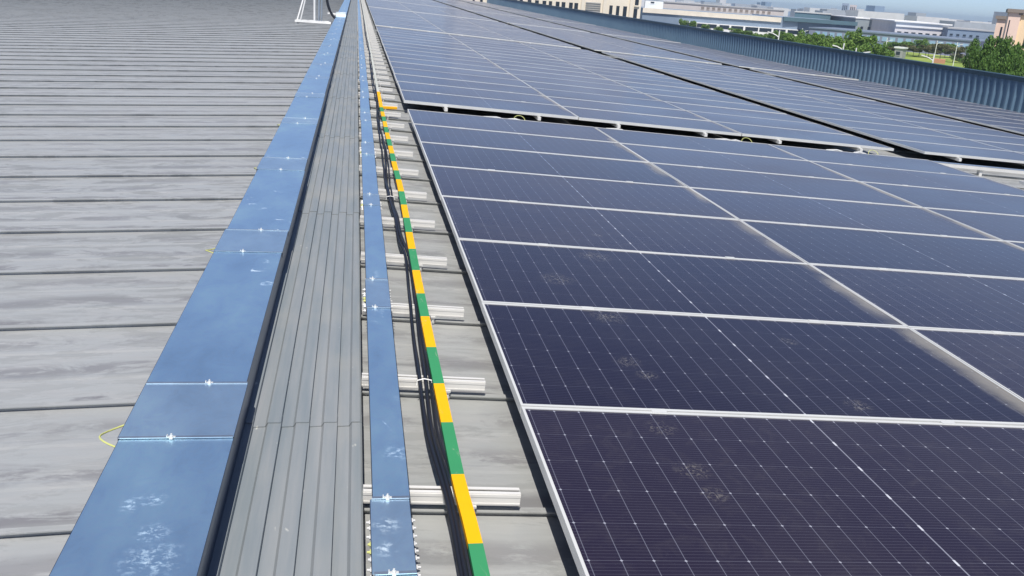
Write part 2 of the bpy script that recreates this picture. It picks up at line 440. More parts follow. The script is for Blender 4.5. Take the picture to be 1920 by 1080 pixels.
GL_ME = glass_mesh('cell_sheet', [(0, 0, 0, False)])
clm = MB(); clm.box(.50, .56, PL-.012, PL+.02, -.004, .0035); CL1 = clm.mesh('clamp', M_frame)
clm = MB(); clm.box(1.72, 1.78, PL-.012, PL+.02, -.004, .0035); CL2 = clm.mesh('clamp', M_frame)

BLOCKX = [(.618, 3), (7.98, 2), (13.2, 2)]
arrays = []                                  # (array index, y start, rows, block list)
arrays.append((0, 3.028-2*PYP, 9, [0])); arrays.append((0, 3.028-2*PYP, 8, [1, 2]))
y = 11.93; ai = 1
while y+16*PYP < YF-2:
    arrays.append((ai, y, 16, [0, 1, 2])); y += 16*PYP+.93; ai += 1
cand = []
for (ai, y0, nr, bl) in arrays:
    for b in bl:
        for c in range(BLOCKX[b][1]):
            for r in range(nr):
                x = BLOCKX[b][0]+c*PXP*math.cos(SL); yy = y0+r*PYP
                z = PTOP-(x-.618)*.0489
                gcol = c+(0, 3, 5)[b]+1
                cx = Vector((x+PW/2, yy+PL/2, z-.05))
                vis = False
                for dx in (0, .5, 1):
                    for dy in (0, 1):
                        q = project(Vector((x+PW*dx, yy+PL*dy, z-PW*dx*.0489)))
                        if q and -60 < q[0] < 1980 and -10 < q[1] < 1140: vis = True
                cand.append((0 if vis else 1, cx.length, ai, r, gcol, x, yy, z, b, c))
cand.sort()
nvis = sum(1 for c in cand if c[0] == 0)
near, rest = [], []
for i, c in enumerate(cand):
    (near if (c[0] == 0 and len(near) < 300) else rest).append(c)
GAPN = ['in front of the first walkway gap']+['beyond the %s walkway gap' % ordinal(k) for k in range(1, 12)]
for (v, dist, ai, r, gcol, x, yy, z, b, c) in near:
    rw = ordinal(r+1) if ai else ordinal((9 if b == 0 else 8)-r)
    rel = 'beyond the %s walkway gap' % ordinal(ai) if ai else 'short of the first walkway gap'
    dz = .0
    p = empty('solar_panel', (x+random.uniform(-.003, .003), yy, z), (random.uniform(-.0016, .0016), SL+random.uniform(-.0016, .0016), random.uniform(-.0012, .0012)))
    tag(p, 'solar panel, %s row %s, %s column from the ridge' % (rw, rel, ordinal(gcol)), 'solar panel', 'dark blue solar panels laid in rows on the roof')
    link('frame', FR_ME, p); link('cell_sheet', GL_ME, p)
    if dist < 14 and not (ai == 0 and r == (8 if b == 0 else 7)):
        link('clamp', CL1, p); link('clamp', CL2, p)
# the panels beyond the nearest three hundred: one sheet of many
fm = MB(); items = []
for (v, dist, ai, r, gcol, x, yy, z, b, c) in rest:
    panel_frame_mb(fm, x, yy, z); items.append((x, yy, z, True))
fr = fm.mesh('far_solar_panels', [M_frame])
bm = bmesh.new(); bm.from_mesh(fr); gm = glass_mesh('tmp', items); 
bm.loops.layers.uv.new('UVMap')
n0 = len(bm.faces); bm.from_mesh(gm); bm.faces.ensure_lookup_table()
for i, f in enumerate(bm.faces):
    if i >= n0: f.material_index = 1+f.material_index
me = bpy.data.meshes.new('far_solar_panels'); bm.to_mesh(me); bm.free()
for k in (M_frame, M_glass, M_under): me.materials.append(k)
fo = link('far_solar_panels', me)
tag(fo, 'far rows of solar panels merging into fine stripes towards the roof end', 'solar panels', kind='stuff')

# mounting rails running along y under the panels
def rails_under():
    cnt = 0
    for (ai, y0, nr, bl) in arrays[:5]:
        for b in bl:
            for c in range(BLOCKX[b][1]):
                for q in (.53, 1.75):
                    x = BLOCKX[b][0]+c*PXP+q; z = PTOP-(x-.618)*.0489-PT-.002
                    o0 = Vector((x, y0, z-.045))
                    pr = project(Vector((x, y0+nr*PYP, z)))
                    mb = MB(); mb.box(-.02, .02, -.07, nr*PYP+.06, 0, .043)
                    o = mb.build('mounting_rail', M_alu, loc=o0)
                    gc = c+(0, 3, 5)[b]+1
                    where = 'beyond the %s walkway gap' % ordinal(ai) if ai else 'short of the first walkway gap'
                    tag(o, 'mounting rail under %s half of panel column %s %s' % ('the upper' if q < 1 else 'the lower', ['zero','one','two','three','four','five','six','seven'][gc], where),
                        'rail', 'mounting rails under the solar panels')
rails_under()

# ------------------------------------------------------------------ rail stubs across the seams beside the ridge
zr = lambda x: RZ+RS*x
def stub():
    t = empty('rail_stub', (.045, SEAM0-.022, zr(.045)+.045), (0, SL, 0))
    tag(t, 'x', 'rail', 'short aluminium rails crossing under the narrow cable tray')
    mb = MB()
    # C-shaped strut with slotted top
    L = .498
    mb.box(0, L, 0, .040, 0, .004); mb.box(0, L, 0, .004, .004, .040); mb.box(0, L, .036, .040, .004, .040)
    mb.box(0, L, 0, .014, .040, .0435); mb.box(0, L, .026, .040, .040, .0435)
    mb.box(0, L, -.0015, 0, .030, .040); mb.box(0, L, -.0015, 0, .004, .009)
    mb.build('profile', M_alu, t)
    mb = MB()
    mb.box(.335, .358, -.008, .050, -.007, 0); mb.box(.337, .356, .002, .008, -.046, -.007); mb.box(.337, .356, .034, .040, -.046, -.007)
    mb.box(.342, .352, -.008, .002, -.030, -.020)
    mb.build('seam_clamp', M_zinc, t)
    return t
st0 = stub()
for k in range(-1, 90):
    o = st0 if k == -1 else copy_tree(st0)
    o.location = (.045+random.uniform(-.006, .006), SEAM0-.022+k*SP, zr(.045)+.045)
    o['label'] = 'short aluminium rail on roof seam, %s from the camera beside the ridge' % ordinal(k+2)

# ------------------------------------------------------------------ cable trays
def tray(name, label, x0, x1, zt, h, seams, mat, clipx, earthwire, bolts, yend, x_off=0):
    t = empty(name, (x0, 0, zt-h)); tag(t, label, 'cable tray')
    off = -t.location
    def part(mb, nm, m_, **k):
        o = mb.build(nm, m_, t, **k); o.location = off; return o
    ys = [-2.]+seams+[yend]
    for a, b in zip(ys, ys[1:]):
        mb = MB(); j = random.uniform(-.004, .004); wdt = b-a
        coupl = wdt < .8
        e = .0025 if coupl else 0
        dz = random.uniform(-.0008, .0012)
        # lid with folded sides
        mb.box(x0+j-e, x1+j+e, a+.002, b-.002, zt-.0015+e*.8+dz, zt+e*.8+dz)
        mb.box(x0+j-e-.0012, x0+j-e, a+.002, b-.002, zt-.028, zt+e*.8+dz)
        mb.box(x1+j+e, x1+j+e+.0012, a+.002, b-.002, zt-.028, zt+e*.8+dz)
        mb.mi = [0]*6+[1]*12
        o = part(mb, 'coupling_cover' if coupl else 'cover', [M_galv3 if coupl else mat, M_side_shade])
    mb = MB(); mb.box(x0+.003, x1-.003, -2, yend, zt-h, zt-.006); part(mb, 'trough', M_side_shade)
    for n_, s in enumerate(seams):
        if s > 45: break
        cx = clipx[n_ % len(clipx)]
        mb = MB(); mb.box(cx-.014, cx+.012, s-.005, s+.005, zt+.004, zt+.0065); mb.box(cx-.014, cx-.011, s-.005, s+.005, zt+.0065, zt+.012); mb.tube([(cx, s, zt+.0065), (cx, s, zt+.0115)], .0055, 6); mb.tube([(cx, s, zt+.0115), (cx, s, zt+.017)], .0028, 8)
        mb.box(cx-.005, cx+.005, s-.011, s-.005, zt+.002, zt+.0065)
        part(mb, 'clip', M_zinc)
        if n_ < 12:
            mb = MB(); mb.box(x0-.001, x1+.001, s-.006, s+.006, zt+.0035, zt+.0062); part(mb, 'joint_strip', M_galv2)
    for (ya, yb) in bolts:
        n_ = 8
        for sgn, xx in ((-1, x0-.002), (1, x1+.002)):
            for k in range(n_):
                y = ya+(yb-ya)*(k+.5)/n_
                mb = MB(); zj = zt-.036+random.uniform(-.004, .004); mb.tube([(xx, y, zj), (xx+sgn*.007, y, zj)], .0075, 6)
                mb.tube([(xx+sgn*.007, y, zj), (xx+sgn*(.011+random.uniform(0, .005)), y, zj)], .0036, 8)
                o = part(mb, 'bolt', M_ygw if (sgn < 0 and k in (3, 4)) else M_zinc)
    for (yy, rr_) in earthwire:
        mb = MB(); pts = []
        for k in range(13):
            a_ = math.pi*k/12
            pts.append((x0-.001-rr_*math.sin(a_), yy-rr_*math.cos(a_)*1.1, zt-.05+.012*math.sin(a_*2)))
        mb.tube(pts, .0030, 6); part(mb, 'earth_wire', M_ygw)
    return t
def seams_from(firsts, step, n):
    out = list(firsts)
    last = firsts[-1]; pair = firsts[-1]-firsts[-2]
    while last < n:
        a = last+step-pair; out += [a, a+pair]; last = a+pair
    return out
big = tray('wide_cable_tray', 'wide bluish galvanised cable tray running along the ridge with closed lid', -.70, -.362, -1.40, .128,
     seams_from([.60, 1.0, 2.695, 3.103, 4.756, 5.192, 6.92, 7.39, 9.20, 9.563], 2.1, 100), M_galv, (-.53, -.51, -.545, -.49, -.56, -.51), [(2.82, .085), (4.95, .075), (7.2, .05), (9.4, .05)], [], 140.)
big2 = tray('narrow_cable_tray', 'narrow bluish galvanised cable tray resting on short rails right of the ridge', .066, .172, -1.430, .080,
     seams_from([.1, .5, 2.0, 2.36, 4.00, 4.42, 6.01, 6.33, 7.86, 8.45], 1.95, 60), M_galv, (.105, .10, .115, .11), [], [(2.02, 2.32), (4.05, 4.38), (6.03, 6.30), (7.9, 8.4)], 120.)
# ------------------------------------------------------------------ cables and earthing bar
def lerp_path(tab, y):
    for (a, xa), (b, xb) in zip(tab, tab[1:]):
        if a <= y <= b:
            t = (y-a)/(b-a); t = t*t*(3-2*t); return xa+(xb-xa)*t
    return tab[-1][1]
TAB = [(-3, .34), (1.0, .335), (2.3, .315), (3.05, .286), (4.0, .296), (5.0, .312), (5.8, .283), (7.07, .256), (8.4, .270), (10.4, .256), (12.2, .285), (14.9, .262), (20, .29), (26, .262), (40, .28), (60, .27), (90, .27)]
names = ['thick black cable lying nearest the narrow tray', 'thick black cable in the middle of the three beside the striped bar', 'black cable lying nearest the yellow and green bar']
for ci, (dx, r_) in enumerate(((-.012, .0085), (.006, .0085), (.020, .0065))):
    mb = MB(); pts = []; y = -2.
    while y < (75 if ci < 2 else 62):
        ph = ((y-SEAM0)/SP) % 1
        sag = -.038*(math.sin(math.pi*ph)**2)*(.6+.4*math.sin(y*1.7+ci))
        x = lerp_path(TAB, y)+dx+.006*math.sin(y*1.3+ci*2)
        pts.append((x, y, zr(x)+.0885+r_+sag)); y += .087 if y < 16 else .29
    mb.tube(pts, r_, 8)
    o = mb.build('power_cable', M_black, smooth=True); tag(o, names[ci], 'cable', 'black cables beside the cable tray')
# small tie around the bundle
for yy, lb in ((3.36, 'pale cable tie round the black cables, nearest to the camera'), (6.6, 'pale cable tie round the black cables, farther one')):
    mb = MB(); x = lerp_path(TAB, yy); z = zr(x)+.085
    mb.tube([(x-.03, yy, z), (x-.028, yy+.002, z+.02), (x, yy+.003, z+.026), (x+.028, yy+.002, z+.02), (x+.032, yy, z)], .0028, 6)
    tag(mb.build('cable_tie', M_white), lb, 'cable tie', 'cable ties')

def earth_bar():
    t = empty('earthing_bar', (.34, 2, zr(.34)+.088))
    tag(t, 'flat earthing bar painted in yellow and green bands beside the black cables', 'earthing bar')
    B = [1.45, 1.83, 2.205, 2.588, 2.954, 3.287, 3.664, 4.044, 4.378, 4.766, 5.185, 5.558, 5.926, 6.291, 6.719, 7.14, 7.50]
    while B[-1] < 11.3: B.append(B[-1]+.385)
    tab = [(-2, .345), (1, .352), (2.2, .351), (2.6, .340), (4, .337), (6.8, .347), (8.1, .335), (9.8, .323), (11.6, .315), (14, .31)]
    mb = MB(); zt = lambda x: zr(x)+.128
    ys = [-2.]; mis = []
    c = 1
    bb = [-2.2+.385*k for k in range(9)]+B
    for k, (a, b) in enumerate(zip(bb, bb[1:])):
        # yellow between 2.205-2.588, then alternate
        idx = bb.index(2.205); colr = 0 if (k-idx) % 2 == 0 else 1
        n = 3
        for j in range(n):
            ya = a+(b-a)*j/n; yb = a+(b-a)*(j+1)/n
            xa, xb = lerp_path(tab, ya), lerp_path(tab, yb)
            h = .021; z0, z1 = zt(xa), zt(xb)
            v = [(xa-h, ya, z0-.020), (xa+h, ya, z0-.020), (xb+h, yb, z1-.020), (xb-h, yb, z1-.020), (xa-h, ya, z0), (xa+h, ya, z0), (xb+h, yb, z1), (xb-h, yb, z1)]
            mb.add(v, [(0, 3, 2, 1), (4, 5, 6, 7), (1, 2, 6, 5), (3, 0, 4, 7)], colr)
    o = mb.build('bar', [M_yel, M_grn], t); o.location = -t.location
    # elbow branching off to the right
    mb = MB(); y = bb[-1]; x = lerp_path(tab, y); z = zt(x)
    mb.box(x-.02, x+.19, y-.005, y+.085, z-.018, z+.004)
    mb.box(x-.021, x+.021, y+.08, y+1.6, z-.018, z+.001)
    o = mb.build('branch', M_yel, t); o.location = -t.location
    for k in range(0, 14):
        y = SEAM0-.002+k*SP*1
        if y > 11: break
        x = lerp_path(tab, y)
        mb = MB(); mb.box(x-.012, x+.012, y-.012, y+.012, zr(x)+.089, zr(x)+.1085); mb.box(x-.026, x+.026, y-.015, y+.015, zr(x)+.0895, zr(x)+.0925)
        o = mb.build('standoff', M_zinc, t); o.location = -t.location
earth_bar()
# bare continuation of the bar further up the ridge
mb = MB(); mb.box(.30, .335, 13.2, 100, zr(.32)+.09, zr(.32)+.098)
tag(mb.build('bare_earthing_bar', simple('dull zinc', (.62, .63, .56), .5, .3)), 'unpainted pale metal strip continuing up the ridge past the painted bar', 'earthing bar')

# ------------------------------------------------------------------ walkway gap clutter
gt = empty('gap_cable_tray', (.60, 11.28, zr(.6)))
tag(gt, 'thin pale cable tray crossing the roof in the first walkway gap', 'cable tray')
mb = MB(); z = RZ+.10
for (y0_, y1_, z0_, z1_) in ((0, .10, .0, .004), (0, .004, .004, .045), (.096, .10, .004, .045)):
    mb.box(.64, 17., 11.20+y0_, 11.20+y1_, RZ+.082+z0_, RZ+.082+z1_, sl=RS)
o = mb.build('trough', M_alu, gt); o.location = -gt.location
mb = MB(); mb.box(.64, 17., 11.198, 11.302, RZ+.128, RZ+.131, sl=RS)
o = mb.build('lid', M_galv2, gt); o.location = -gt.location
for k in range(12):
    x = .9+k*1.5
    mb = MB(); mb.box(x-.02, x+.02, 11.22, 11.28, RZ+.0, RZ+.082, sl=RS)
    o = mb.build('foot', M_alu, gt); o.location = -gt.location
# loose connectors and earth loops lying on that tray
for k, (x, kind) in enumerate([(1.55, 0), (1.85, 1), (2.0, 2), (3.1, 0), (4.55, 0), (4.75, 1), (5.0, 2), (6.1, 0), (6.5, 1), (6.8, 2)]):
    z = RZ+RS*x+.133
    if kind == 2:
        mb = MB(); mb.tube([(x+.07*math.cos(a*.3), 11.27+.05*math.sin(a*.3), z+.01+.05*max(0, math.sin(a*.3))) for a in range(0, 12)], .0035, 6)
        tag(mb.build('earth_loop', M_ygw), 'yellow-green earth wire loop in the walkway gap, %s from the ridge' % ordinal([2, 6, 9].index(k)+1), 'wire', 'earth wire loops in the walkway gap')
    else:
        mb = MB(); L = .16 if kind == 0 else .10
        mb.bar((x, 11.24, z+.014), (x+L, 11.25+.03*(k % 3-1), z+.02), .018, .012); mb.bar((x+L, 11.25+.03*(k % 3-1), z+.02), (x+L+.05, 11.20, z+.012), .010, .010)
        tag(mb.build('cable_clip', M_white), 'small white clip on the gap tray, %s from the ridge' % ordinal([0, 1, 3, 4, 5, 7, 8].index(k)+1), 'clip', 'white clips in the walkway gap')

# ------------------------------------------------------------------ lightning mast on the left slope
def mast():
    by = 33.2; bx = -1.42; bz = LZ+LS*bx+.04
    t = empty('roof_mast', (bx, by, bz)); tag(t, 'white steel mast on a braced base frame standing left of the ridge', 'mast')
    def P(mb, nm, m_): o = mb.build(nm, m_, t); return o
    mb = MB(); mb.bar((-.62, 0, .03), (.58, 0, .03), .10, .07); mb.bar((-.60, .55, .03), (.58, .55, .03), .08, .06)
    mb.bar((-.56, 0, .03), (-.56, .55, .03), .06, .05); mb.bar((.5, 0, .03), (.5, .55, .03), .06, .05); P(mb, 'base_frame', M_white)
    mb = MB(); mb.tube([(.02, .25, .02), (.02, .25, 3.6)], .035, 10); P(mb, 'pole', M_white)
    mb = MB(); mb.tube([(.17, .28, .02), (.17, .28, 3.0)], .028, 10); mb.tube([(.26, .28, .02), (.26, .28, 3.0)], .02, 10); P(mb, 'riser_pipe', M_galv2)
    for a in ((-.55, 0, .05), (-.46, .5, .05)):
        mb = MB(); mb.bar(a, (-.02, .25, 1.9), .04, .03); P(mb, 'brace', M_white)
    for z in (.9, 1.8, 2.7):
        mb = MB(); mb.bar((-.03, .25, z), (.3, .28, z), .04, .03); P(mb, 'bracket', M_white)
    mb = MB(); pts = []
    for k in range(15):
        a = math.pi*.5*k/14
        pts.append((.42+.52*(1-math.cos(a)), .1, 1.0-.90*math.sin(a)))
    pts = [(.42, .1, 2.8), (.42, .1, 1.9)]+pts
    mb.tube(pts, .045, 10)
    o = mb.build('black_conduit', M_black, smooth=True); o.location = t.location; tag(o, 'thick black conduit curving down from the mast onto the wide tray', 'conduit')
    mb = MB(); mb.box(-.17, .17, -.12, .12, 0, .13); mb.box(-.18, .18, -.13, .13, .13, .145)
    tag(mb.build('junction_box', M_white, bevel=.004, loc=(-.53, 34.4, -1.3985)), 'white junction box sitting on the wide tray near the mast', 'box')
mast()
mb = MB(); mb.box(-1.0, -.72, 40., 40.08, LZ+LS*-.85+.04, LZ+LS*-.85+.10)
mb.bar((-1.15, 39.9, LZ-.05+.12), (-.74, 39.9, LZ-.05+.12), .05, .04)
tag(mb.build('support_bracket', M_white), 'white bracket beside the wide tray beyond the mast', 'bracket')

# ------------------------------------------------------------------ ground and surroundings
def ground():
    a = N('distant ground')
    n1 = a.noise(a.mapv((.012, .012, .012)), 1, 6, .6); n2 = a.noise(a.mapv((.08, .08, .08)), 1, 5)
    c = a.mix(a.ramp(n1, .45, .55), (.20, .20, .19), (.07, .11, .04)); c = a.mix(a.ramp(n2, .4, .7, 0, .6), c, (.14, .13, .11))
    g = a.done(c, .9)
    mb = MB(); S = 4000; mb.add([(-S, -S, GZ), (S, -S, GZ), (S, S, GZ), (-S, S, GZ)], [(0, 1, 2, 3)])
    tag(mb.build('ground', g), kind='structure')
ground()
def gpt(px, py, z=GZ):
    d = CF+(px-960)/F*CR-(py-540)/F*CU
    return d*(z/d.z)
def sheet(name, pts, z, mat):
    mb = MB(); mb.add([(p[0], p[1], z) for p in pts], [tuple(range(len(pts)))])
    o = mb.build(name, mat); tag(o, kind='structure')
    return o
grass = N('lawn'); c_ = grass.mix(grass.ramp(grass.noise(grass.mapv((.15, .15, .15)), 1, 6), .35, .65), (.15, .24, .03), (.28, .33, .06)); grass = grass.done(c_, .9)
sheet('lawn', [(95, 130), (150, 170), (215, 285), (235, 330), (205, 380), (130, 330), (95, 230)], GZ+.02, grass)
sheet('road', [(30, 60), (45, 55), (196, 500), (160, 520)], GZ+.03, simple('asphalt', (.10, .10, .105), .85))
sheet('yard', [(205, 330), (330, 300), (420, 420), (330, 520), (196, 500)], GZ+.012, simple('pale concrete yard', (.34, .33, .31), .85, 0, .15, .1))

WALLS = {}
def wm(name, c, **k):
    if name not in WALLS: WALLS[name] = simple(name, c, k.get('rough', .7), 0, .07, .25)
    return WALLS[name]
M_win = simple('dark window glass', (.025, .035, .05), .2)
def building(name, label, pA, pB, z1, depth, mat, roofm=None, parts=(), z0=GZ, over=0.):
    """front face from pA to pB (ground plan), body behind it. parts: (name, material, u0, u1, z0, z1, proud)"""
    A = Vector((pA[0], pA[1], 0)); B = Vector((pB[0], pB[1], 0)); L = (B-A).length
    ang = math.atan2(B.y-A.y, B.x-A.x)
    t = empty(name, (A.x, A.y, z0), (0, 0, ang)); tag(t, label, 'building')
    mb = MB(); mb.box(0, L, 0, depth, 0, z1-z0); mb.build('wall', mat, t)
    if roofm:
        mb = MB(); mb.box(-.3-over, L+.3+over, -.3-over, depth+.3, z1-z0+.003, z1-z0+.5); mb.build('roof', roofm, t)
    for (nm, m_, u0, u1, a, b, pr) in parts:
        mb = MB(); mb.box(u0*L, u1*L, -pr, .0 if pr > 0 else .1, a-z0, b-z0)
        if nm == 'window':
            fw = min(.12, (u1-u0)*L*.08)
            mb = MB(); mb.box(u0*L, u1*L, -.04, .003, a-z0, b-z0)
            o = mb.build(nm, m_, t)
            f = MB(); f.box(u0*L-.1, u1*L+.1, -.16, -.001, a-z0-.18, a-z0-.003); 
            o2 = f.build('sill', mat, o)
        else: mb.build(nm, m_, t)
    return t
def pl(px, D, py=40): p = at(px, py, D); return (p.x, p.y)
def zat(px, py, D): return at(px, py, D).z

cream = wm('cream render', (.80, .72, .60)); white = wm('white painted wall', (.86, .85, .82)); grey = wm('grey blue sheet wall', (.20, .26, .34))
teal = wm('dark teal sheet', (.09, .16, .19)); pink = wm('pinkish render', (.80, .60, .50)); tan = wm('sunny tan render', (.88, .66, .42))
purple = wm('mauve grey wall', (.22, .24, .33)); bluew = wm('pale blue glazing', (.30, .45, .62), rough=.3); browng = wm('brown stone panel', (.25, .21, .18))
louv = wm('grey louvre panel', (.36, .36, .36)); whroof = wm('bright white roof', (.80, .80, .80)); blroof = wm('blue roof sheet', (.07, .16, .36))

# cream office block, nearest building behind the parapet
pA, pB = pl(860, 137, 0), pl(1201, 142, 20)
LL = math.hypot(pB[0]-pA[0], pB[1]-pA[1])
def ufrac(px):
    # parameter of photo column px on the facade line (plan)
    d = CF+(px-960)/F*CR-(20-540)/F*CU
    ax, ay = pA; bx_, by_ = pB[0]-ax, pB[1]-ay
    den = d.x*by_-d.y*bx_
    # ax + u*bx = s*d.x ; ay + u*by = s*d.y
    return (ay*d.x-ax*d.y)/(-(den)) if abs(den) > 1e-9 else 0
parts = []
def wz(px, lo=-3.0, hi=-1.5): return lo, hi
for a, b in ((885, 889), (899, 904), (918, 922), (932, 937), (951, 956), (963, 968), (973, 979), (988, 995), (1002, 1009), (1016, 1023), (1028, 1034), (1041, 1048), (1052, 1059), (1066, 1073), (1076, 1083), (1142, 1148), (1155, 1161), (1168, 1175)):
    parts.append(('window', M_win, ufrac(a), ufrac(b), -3.05, -1.55, .05))
    parts.append(('window', M_win, ufrac(a), ufrac(b), 0.55, 2.2, .05))
    parts.append(('window', M_win, ufrac(a), ufrac(b), -6.6, -5.0, .05))
parts.append(('window', M_win, ufrac(1188), ufrac(1195), -3.3, -1.8, .05)); parts.append(('window', M_win, ufrac(1189), ufrac(1196), -1.3, .6, .05))
parts.append(('louvre', louv, ufrac(1097), ufrac(1125), -2.8, -1.3, .06))
for k in range(5): parts.append(('louvre_blade', wm('louvre blade', (.5, .47, .42)), ufrac(1097), ufrac(1125), -2.65+k*.3, -2.58+k*.3, .14))
parts.append(('pilaster', cream, ufrac(1088), ufrac(1094), GZ, 4.5, .35)); parts.append(('pilaster', cream, ufrac(1129), ufrac(1136), GZ, 4.5, .35)); parts.append(('pilaster', cream, ufrac(1179), ufrac(1185), GZ, 4.5, .35))
parts.append(('string_course', white, 0, 1, -3.75, -3.55, .18))
building('office_block', 'cream rendered office block with tall dark windows above the parapet', pA, pB, 5., 18, cream, whroof, parts)

# long grey factory with cream fascia and white ground floor
D = 450
p0, p1 = pl(1203, D), pl(1497, D*1.02)
parts = [('fascia', cream, 0, .89, -7.0, -4.9, .6)]
parts.append(('ground_storey', white, .24, 1., GZ, -9.7, 2.5))
for k, (a, b) in enumerate(((.26, .325), (.355, .40), (.425, .465), (.50, .545), (.575, .635), (.665, .73), (.755, .815), (.845, .905), (.935, .985))):
    parts.append(('window', M_win, a, b, -11.3, -10.1, 2.6))
t = building('long_factory', 'long grey blue factory with cream fascia and white ground floor', p0, p1, -5.1, 60, grey, None, [q for q in parts if q[0] != 'window'])
L0 = math.hypot(p1[0]-p0[0], p1[1]-p0[1])
for q in parts:
    if q[0] == 'window':
        mb = MB(); mb.box(q[2]*L0, q[3]*L0+1.2, -2.6, -2.503, q[4]-.35-GZ, q[5]+.1-GZ); mb.build('window', M_win, t)
# pale upper storey set back, with a strip of small windows
p0, p1 = pl(1236, 540), pl(1467, 545)
parts = [('window', browng, .33+k*.045, .355+k*.045, -4.5, -3.1, .1) for k in range(13)]
building('pale_factory_hall', 'pale pinkish hall with a strip of small windows behind the long factory', p0, p1, -2.4, 70, wm('pale pink wall', (.58, .53, .50)), louv, parts)
building('rooftop_plant_house', 'white rooftop plant house right behind the cream office block', pl(1206, 462), pl(1240, 462), zat(1220, -1, 462), 10, white, whroof, [('window', M_win, .3, .5, zat(1220, 6, 462), zat(1220, 3, 462), .1)], z0=-5.05)
# teal roofed halls
building('teal_roof_hall', 'dark teal sheeted hall with long eaves left of the two towers', pl(1488, 520), pl(1556, 520), zat(1520, 25, 520), 50, teal, wm('light ridge', (.5, .5, .48)), [])
building('long_eaves_hall', 'grey hall with a dark teal eaves band below the towers', pl(1467, 458), pl(1606, 468), zat(1530, 37, 465), 60, grey, None,
         [('eaves', teal, 0, 1, zat(1530, 43, 465), zat(1530, 37, 465)+.3, 2.)]+[('window', M_win, .1+k*.12, .16+k*.12, -11, -9.5, .1) for k in range(7)])
building('white_edged_hall', 'grey hall with a thin white roof edge left of the white factory', pl(1604, 500), pl(1682, 506), zat(1643, 37, 512), 60, wm('mid grey sheet', (.27, .31, .33)), whroof,
         [('window', M_win, .15+k*.17, .21+k*.17, -9.2, -6.7, .1) for k in range(5)])
building('white_factory', 'white factory with bright flat roof edge and dark lower windows', pl(1681, 458), pl(1781, 464), zat(1730, 44, 467), 60, wm('off white sheet wall', (.66, .64, .65)), whroof,
         [('roof_edge', whroof, 0, 1, zat(1730, 44, 467)-2.0, zat(1730, 44, 467)-.02, .5)]+[('window', M_win, .05+k*.135, .13+k*.135, zat(1730, 63, 467)-1.2, zat(1730, 59, 467)-.6, .1) for k in range(7)], over=.8)
building('low_grey_hall', 'low grey hall stepping down to the right of the white factory', pl(1781, 452), pl(1878, 456), zat(1825, 58, 440), 50, grey, louv,
         [('window', M_win, .05+k*.13, .11+k*.13, zat(1825, 71, 440), zat(1825, 67, 440), .1) for k in range(5)])
p0, p1 = pl(1520, 425), pl(1845, 412)
z_t = zat(1680, 66, 420)
parts = [('window', bluew, .04+k*.046, .071+k*.046, z_t-2.6, z_t-1.0, .08) for k in range(20)]
parts += [('window', wm('blue shutter', (.10, .20, .42)), .30+k*.046, .331+k*.046, z_t-5.0, z_t-3.6, .08) for k in range(11)]
building('blue_window_hall', 'mauve grey hall with a row of pale blue windows behind the street trees', p0, p1, z_t, 40, purple, wm('slate blue roof', (.16, .20, .27)), parts)
building('blue_roof_hall', 'far hall with vivid blue roof right of the two towers', pl(1609, 900), pl(1664, 900), zat(1636, 31, 900), 50, blroof, blroof)
for k, (a, b, y_, lb) in enumerate(((1557, 1569, 15, 'low grey tower block left of the twin towers on the horizon'), (1577, 1590, 6, 'slim grey glass tower on the horizon, left of the pair'), (1592, 1605, 9, 'pale pink tower on the horizon, right of the pair'))):
    Dk = 1500; zt_ = zat((a+b)/2, y_, Dk)
    mt = [wm('tower grey', (.36, .40, .46)), wm('tower glass', (.30, .36, .46)), wm('tower pink', (.62, .55, .54))][k]
    building('tower_block', lb, pl(a, Dk, 20), pl(b, Dk, 20), zt_, 14, mt, None, [('window', M_win, .12+.26*i, .26+.26*i, zt_-26, zt_-3, .2) for i in range(3)])
# pink apartment house at the right edge
zt1 = zat(1880, 36, 175); zt2 = zat(1900, 24, 165)
building('pink_house_wing', 'lower pink wing of the apartment house at the right edge', pl(1869, 176), pl(1891, 176), zt1, 9, pink, browng, [('window', M_win, .45, .62, zt1-4.4, zt1-1.2, .06), ('window', M_win, .45, .62, zt1-8.4, zt1-5.4, .06)])
building('pink_house', 'tall pink and tan apartment house behind the big trees at right', pl(1889, 160), pl(1912, 160.05), zt2, 9, pink, browng, [('window', M_win, .12, .22, zt2-5., zt2-1.1, .06), ('window', M_win, .12, .22, zt2-9, zt2-6, .06)])
building('tan_house', 'sunlit tan end house at the far right edge of the photo', pl(1912, 160.3), pl(1990, 160.3), zt2-.3, 9, tan, browng, [('window', M_win, .2+.25*k, .3+.25*k, zt2-5, zt2-2, .06) for k in range(3)])
building('guard_kiosk', 'small flat roofed kiosk by the lawn', pl(1688, 348), pl(1704, 347), GZ+3.2, 3, louv, whroof, [('window', M_win, .2, .7, GZ+1, GZ+2.2, .05)])
building('brick_shed', 'small orange brick shed behind the lawn', pl(1765, 335), pl(1788, 335), GZ+1.3, 4, wm('orange brick', (.50, .24, .14)), None)

# far skyline
mb = MB(); mats = [wm('far grey', (.40, .43, .47)), wm('far white', (.66, .66, .66)), wm('far blue', (.25, .34, .46))]
for k in range(260):
    px = random.uniform(700, 2300); Dk = random.uniform(750, 2600); p = at(px, 30, Dk)
    wd = random.uniform(12, 60); hh = random.choice([7, 8, 9, 10, 11, 12, 13, 14])+random.uniform(-1, 1)
    if random.random() < .06: hh += random.uniform(3, 9); wd = random.uniform(10, 18)
    
    mb.box(p.x-wd/2, p.x+wd/2, p.y, p.y+18, GZ, GZ+hh, random.choice([0, 0, 1, 1, 2]))
tag(mb.build('distant_city', mats), 'low distant city blocks along the horizon', 'city', kind='stuff')

